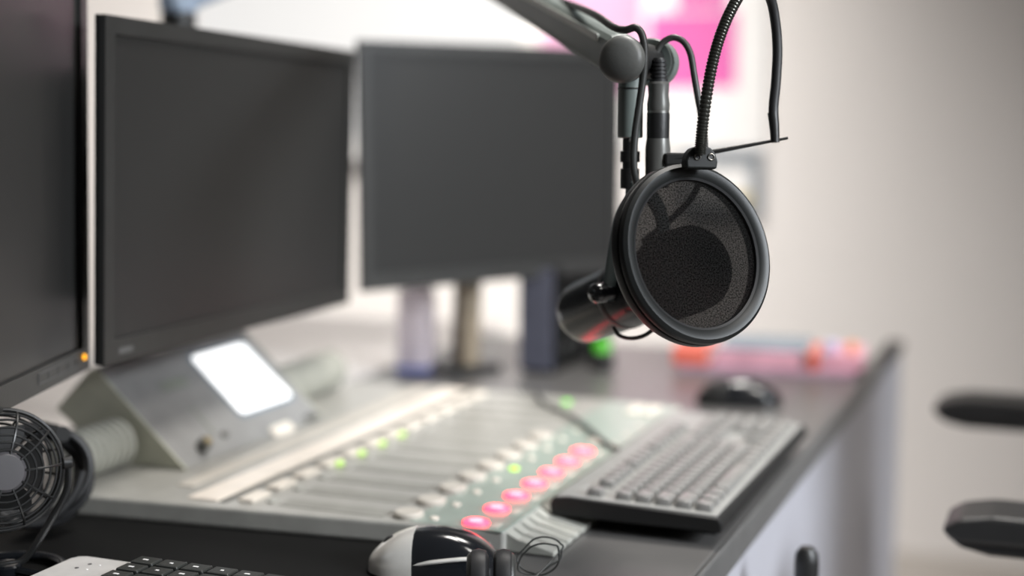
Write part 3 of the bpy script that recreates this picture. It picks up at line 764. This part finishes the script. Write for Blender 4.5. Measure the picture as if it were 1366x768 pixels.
# ------------------------------------------------------------------ headphones lying in front of the mouse
hp0 = pd(655, 750, 1.205)
hp = thing('headphones', 'folded dark headphones in front of the near mouse', 'headphones', mtx=basis(Vector((hp0.x, hp0.y, DZ)), RT, FH, Vector((0, 0, 1))))
for k_, s_ in enumerate((-.0105, .0105)):
    c = MB().lathe([(0, -.0085), (.020, -.0085), (.0245, -.006), (.026, 0), (.0245, .006), (.020, .0085), (0, .0085)], 36, mtx=T(s_, 0, .0268) @ RY(90)).build('ear_cup', M['black_soft'], hp)
    MB().torus(.0185, .0045, 32, 10, mtx=T(s_ * 1.55, 0, .0268) @ RY(90)).build('ear_pad', M['cable'], c)
MB().tube([(.0, -.022, .03), (-.012, -.04, .02), (-.03, -.055, .008), (-.05, -.06, .0065), (-.07, -.05, .0065), (-.075, -.03, .0065), (-.06, -.012, .0065)], .006, 10, 8, flat=.5).build('headband', M['black'], hp)
loop = []
for i in range(27):
    a = 2 * math.pi * i / 13
    loop.append((.043 + (.019 + .002 * math.sin(i * 1.3)) * math.cos(a), .082 + .008 * math.sin(a * .5 + 1), .019 + .016 * math.sin(a + .3) + .0006 * (i % 5)))
MB().tube([(.018, .01, .012), (.03, .045, .006)] + loop, .0009, 8, 6).build('coiled_lead', M['cable'], hp)

# ------------------------------------------------------------------ desk fan
fc = pd(2, 627, 1.275)
fx = (RT * .50 - FH * .86 + Vector((0, 0, .12))).normalized()
df = thing('desk_fan', 'small black wire caged desk fan standing under the left monitor', 'fan', (fc.x, fc.y, DZ + .002))
cz = fc.z - DZ - .002
mf = zbasis(Vector((0, 0, cz)), fx)
RF = .054
fg = MB()
for r, z in ((.020, .020), (.0265, .0195), (.033, .018), (.0395, .0155), (.046, .011), (.051, .005)):
    fg.torus(r, .0011, 48, 6, mtx=mf @ T(0, 0, z))
for k_ in range(10):
    a = 2 * math.pi * k_ / 10
    fg.tube([mf @ Vector((r * math.cos(a), r * math.sin(a), z)) for r, z in ((.015, .020), (.03, .019), (.042, .0145), (.05, .007), (RF, 0))], .0012, 6, 3)
fg.torus(RF, .0022, 64, 8, mtx=mf)
fg.build('front_grille', M['wire'], df)
MB().lathe([(0, .022), (.0155, .0215), (.0182, .019), (.0182, .017), (0, .017)], 32, mtx=mf).build('hub_badge', M['hub'], df)
bg_ = MB()
for r, z in ((.02, -.034), (.03, -.033), (.04, -.029), (.048, -.02), (.053, -.008)): bg_.torus(r, .0013, 48, 6, mtx=mf @ T(0, 0, z))
for k_ in range(14):
    a = 2 * math.pi * (k_ + .5) / 14
    bg_.tube([mf @ Vector((r * math.cos(a), r * math.sin(a), z)) for r, z in ((RF, -.001), (.052, -.012), (.045, -.025), (.03, -.033), (.012, -.035))], .0012, 6, 3)
bg_.build('rear_grille', M['wire'], df)
MB().cyl(.020, -.05, -.028, 28, bev=.004, mtx=mf).build('motor', M['black'], df)
for k_ in range(4):
    b = MB(); N = 6
    pts = []
    for i in range(N + 1):
        r = .008 + .037 * i / N; wd = .58 + .2 * math.sin(math.pi * i / N)
        for s_ in (-1, 1):
            a = math.pi / 2 * k_ + s_ * wd
            for th in (0, .0012):
                pts.append(b.bm.verts.new(mf @ Vector((r * math.cos(a), r * math.sin(a), -.008 + s_ * .006 + th))))
    for i in range(N):
        p = pts[i * 4:i * 4 + 8]
        b.bm.faces.new((p[1], p[5], p[7], p[3])); b.bm.faces.new((p[0], p[2], p[6], p[4]))
        b.bm.faces.new((p[0], p[4], p[5], p[1])); b.bm.faces.new((p[2], p[3], p[7], p[6]))
    b.bm.faces.new((pts[0], pts[1], pts[3], pts[2])); b.bm.faces.new((pts[-4], pts[-2], pts[-1], pts[-3]))
    b.build('blade', M['blade'], df)
MB().cyl(.006, -.03, .018, 16, mtx=mf).build('axle', M['black'], df)
bs = MB()
for s_ in (-1, 1):
    sd_ = fx.cross(Vector((0, 0, 1))).normalized() * s_
    c0 = Vector((0, 0, cz)); RB = RF + .005
    bs.tube([c0 + sd_ * RB, c0 + sd_ * RB * .96 - V * .025, c0 + sd_ * RB * .7 - V * .052, c0 + sd_ * RB * .3 + V * (-cz + .016), V * .012], .0035, 8, 8)
bs.build('cradle', M['wire'], df)
bb = MB(); bb.torus(.050, .0045, 48, 10, mtx=T(0, 0, .005)); bb.tube([(-.05, 0, .006), (0, 0, .009), (.05, 0, .006)], .004, 8, 4); bb.cyl(.014, .003, .014, 20, bev=.002)
bb.build('base_ring', M['black_gloss'], df)
for s_ in (-1, 1):
    sd_ = fx.cross(Vector((0, 0, 1))).normalized() * s_
    MB().cyl(.006, -.006, .003, 16, bev=.001, mtx=zbasis(Vector((0, 0, cz)) + sd_ * (RF + .005), sd_)).build('pivot_knob', M['black'], df)

# ------------------------------------------------------------------ things behind the console
bc = pz(690, 496, DZ)
pcx = thing('desktop_computer', 'slim black upright computer with green lamp under the farthest monitor', 'computer', (-.845, 2.12, DZ + .0003))
MB().box((0, 0, .004), (.062, .30, .172), bev=.004).build('case', M['pc_black'], pcx)
MB().box((.002, -.004, .006), (.060, 0, .170), bev=.002).build('front_panel', M['pc_side'], pcx)
for yy in (.05, .11, .17, .23):
    MB().cyl(.014, 0, .006, 24, bev=.002, mtx=T(.061, yy, .035) @ RY(90)).build('knob', M['black_soft'], pcx)
MB().box((.004, .01, .0), (.058, .29, .0045)).build('foot', M['black_soft'], pcx, smooth=False)
gsp = thing('signal_lamp', 'small black signal lamp glowing green below the microphone', 'lamp', (-.728, 2.2, DZ + .0003))
MB().cyl(.02, 0, .03, 28, bev=.004).build('base', M['black'], gsp)
MB().lathe([(0, .05), (.008, .0485), (.012, .044), (.013, .036), (.013, .029), (0, .029)], 24).build('lamp_dome', M['dark_green'], gsp, label='glowing green dome')
# carton beside stand of the farthest monitor
ct = pz(578, 500, DZ)
bxo = thing('paper_carton', 'pale lavender paper carton standing beneath the middle monitor', 'carton', mtx=T(ct.x - .046, ct.y + .036, DZ + .0003) @ RZ(12))
MB().prism([(-.028, 0), (.028, 0), (.024, .13), (-.024, .13)], -.03, .03, 'y', bev=.002).build('carton_body', M['lav'], bxo)
MB().prism([(-.029, .0002), (.029, .0002), (.0285, .010), (-.0285, .010)], -.031, .031, 'y', bev=.001).build('blue_band', M['blue'], bxo)
MB().prism([(-.024, .13), (.024, .13), (.002, .152), (-.002, .152)], -.028, .028, 'y', bev=.001).build('folded_top', M['lav'], bxo)

# magazines at the far end
def slab(name, label, cat, m, x0, y0, x1, y1, z0, z1, rz, pages=True, group=None):
    cx, cy = (x0 + x1) / 2, (y0 + y1) / 2; w_, d_ = abs(x1 - x0), abs(y1 - y0)
    t = thing(name, label, cat, mtx=T(cx, cy, z0) @ RZ(rz), group=group); hh = z1 - z0
    if pages:
        MB().box((-w_ / 2 + .003, -d_ / 2 + .002, .002), (w_ / 2 - .003, d_ / 2 - .003, hh - .002)).build('pages', M['paper'], t, smooth=False)
        MB().box((-w_ / 2, -d_ / 2, hh - .0025), (w_ / 2, d_ / 2, hh), bev=.0006).build('cover', m, t)
        MB().box((-w_ / 2, -d_ / 2, 0), (w_ / 2, d_ / 2, .0025), bev=.0006).build('cover', m, t)
        MB().box((-w_ / 2, -d_ / 2 - .001, 0), (w_ / 2, -d_ / 2 + .0015, hh), bev=.0006).build('spine', m, t)
    else:
        MB().box((-w_ / 2, -d_ / 2, 0), (w_ / 2, d_ / 2, hh), bev=.002).build('cover', m, t)
    return t
g = 'magazines and books at the far end of the desk'
slab('book', 'dark purple book at the bottom of the far pile', 'book', M['book_purple'], -.615, 2.235, -.335, 2.40, DZ + .0003, DZ + .012, 6, group=g)
slab('magazine', 'thick pink magazine in the middle of the far pile', 'magazine', M['book_pink'], -.555, 2.238, -.418, 2.38, DZ + .0125, DZ + .037, 6, group=g)
slab('book', 'red and white book at the microphone end of the far pile', 'book', M['salmon'], -.622, 2.222, -.565, 2.36, DZ + .0125, DZ + .040, 6, group=g)
slab('magazine', 'pink magazine with red spine at the desk end of the far pile', 'magazine', M['book_pink'], -.386, 2.262, -.322, 2.39, DZ + .0125, DZ + .036, 6, group=g)
slab('book', 'small red book wedged between the two pink magazines', 'book', M['salmon'], -.405, 2.245, -.390, 2.36, DZ + .0125, DZ + .039, 6, group=g)
slab('folder', 'grey blue folder lying on top of the thick pink magazine', 'folder', M['book_grey'], -.55, 2.25, -.41, 2.38, DZ + .0375, DZ + .044, 6, pages=False)
slab('card_box', 'small lilac box on the pink magazine with red spine', 'box', M['lilac'], -.382, 2.28, -.362, 2.32, DZ + .0365, DZ + .052, 6, pages=False)
slab('card_box', 'small orange box beside the lilac box on the far pile', 'box', M['orange'], -.347, 2.285, -.333, 2.325, DZ + .0365, DZ + .052, 6, pages=False)

# ------------------------------------------------------------------ office chair (two armrests show)
an = pz(1262, 690, .715); af = pz(1244, 545, .715)
chx, chy = (an.x + af.x) / 2 + .14, (an.y + af.y) / 2
hw = (af.y - an.y) / 2
ch = thing('office_chair', 'black office chair with padded armrests drawn up to the desk', 'chair', (chx, chy, 0))
for k_, (a, s_) in enumerate(((an, -1), (af, 1))):
    x0 = a.x - chx; yc = a.y - chy + .02 * s_
    pad = [(x0, .004), (x0 + .018, .016), (x0 + .05, .022), (x0 + .25, .022), (x0 + .275, .012), (x0 + .27, -.004), (x0 + .022, -.010), (x0 + .006, -.004)]
    o = MB().prism(pad, yc - .042, yc + .042, 'y', bev=.006, mtx=T(0, 0, .715)).build('armrest', M['chair_top'], ch)
    low = [(x0 + .004, .0), (x0 + .27, .0), (x0 + .26, -.017), (x0 + .05, -.018), (x0 + .020, -.012)]
    MB().prism(low, yc - .036, yc + .036, 'y', bev=.003, mtx=T(0, 0, .711)).build('arm_bracket', M['chair'], o)
    MB().prism([(x0 + .20, .69), (x0 + .26, .69), (x0 + .26, .46), (x0 + .20, .46)], yc - .012, yc + .012, 'y', bev=.003).build('arm_post', M['chair'], o)
    MB().box((x0 + .19, min(yc, 0) if s_ < 0 else 0, .435), (x0 + .27, 0 if s_ < 0 else max(yc, 0), .46), bev=.004).build('arm_bar', M['chair'], o)
MB().box((-.01, -.225, .46), (.38, .225, .535), bev=.03, seg=4).build('seat', M['chair_top'], ch)
MB().box((.34, -.22, .60), (.41, .22, 1.15), bev=.03, seg=4).build('backrest', M['chair_top'], ch)
MB().prism([(.1, .44), (.36, .42), (.44, .6), (.44, .8), (.41, .8), (.41, .62), (.34, .46), (.1, .465)], -.03, .03, 'y', bev=.004).build('back_bar', M['chair'], ch)
MB().cyl(.028, .10, .45, 24, bev=.003, mtx=T(.13, 0, 0)).build('gas_lift', M['chair'], ch)
for k_ in range(5):
    a = 2 * math.pi * k_ / 5 + .3
    d_ = Vector((math.cos(a), math.sin(a), 0))
    lg = MB().tube([Vector((.13, 0, .12)) , Vector((.13, 0, .105)) + d_ * .14, Vector((.13, 0, .08)) + d_ * .28], lambda t: .022 - .007 * t, 10, 6).build('base_leg', M['chair'], ch)
    MB().cyl(.028, -.012, .012, 20, bev=.004, mtx=T(.13 + d_.x * .28, d_.y * .28, .0285) @ RZ(math.degrees(a) + 60) @ RX(90)).build('caster', M['black_soft'], lg)
    MB().cyl(.008, .03, .085, 12, mtx=T(.13 + d_.x * .28, d_.y * .28, 0)).build('caster_stem', M['chair'], lg)

# ------------------------------------------------------------------ light
wd = bpy.data.worlds.new('world'); SC.world = wd; wd.use_nodes = True
nt = wd.node_tree; bgn = nt.nodes['Background']
bgn.inputs['Color'].default_value = (1, .97, .94, 1); bgn.inputs['Strength'].default_value = .066

def area(name, loc, target, size, power, col=(1, .96, .91), sy=None, spread=180):
    l = bpy.data.lights.new(name, 'AREA'); l.energy = power; l.color = col; l.size = size
    if sy: l.shape = 'RECTANGLE'; l.size_y = sy
    l.spread = math.radians(spread)
    o = bpy.data.objects.new(name, l); COL.objects.link(o); o.location = loc
    o.rotation_euler = (Vector(target) - Vector(loc)).to_track_quat('-Z', 'Y').to_euler(); return o
area('wall_washer', (-1.55, 2.5, 2.65), (-1.5, 3.8, .95), .8, 15.5, sy=.3, spread=72)
area('wall_washer', (-2.8, 2.4, 2.65), (-2.8, 3.8, .5), 1.2, 9.5, sy=.3, spread=80)
area('ceiling_panel', (-.35, 2.05, 2.7), (-.5, 1.6, 0), .6, 13, sy=.6, spread=85)
area('ceiling_panel', (.9, 1.0, 2.7), (-.4, 2.1, .75), .6, 5, sy=.6, spread=65)
area('side_window_light', (2.5, .8, 2.0), (-.1, 1.6, .6), 1.1, 36, col=(.9, .95, 1), sy=1.1, spread=70)

vs = SC.view_settings
vs.view_transform = 'Standard'; vs.look = 'None'; vs.exposure = 0; vs.gamma = 1; vs.use_curve_mapping = False
SC.cycles.max_bounces = 8
SC.cycles.use_denoising = True
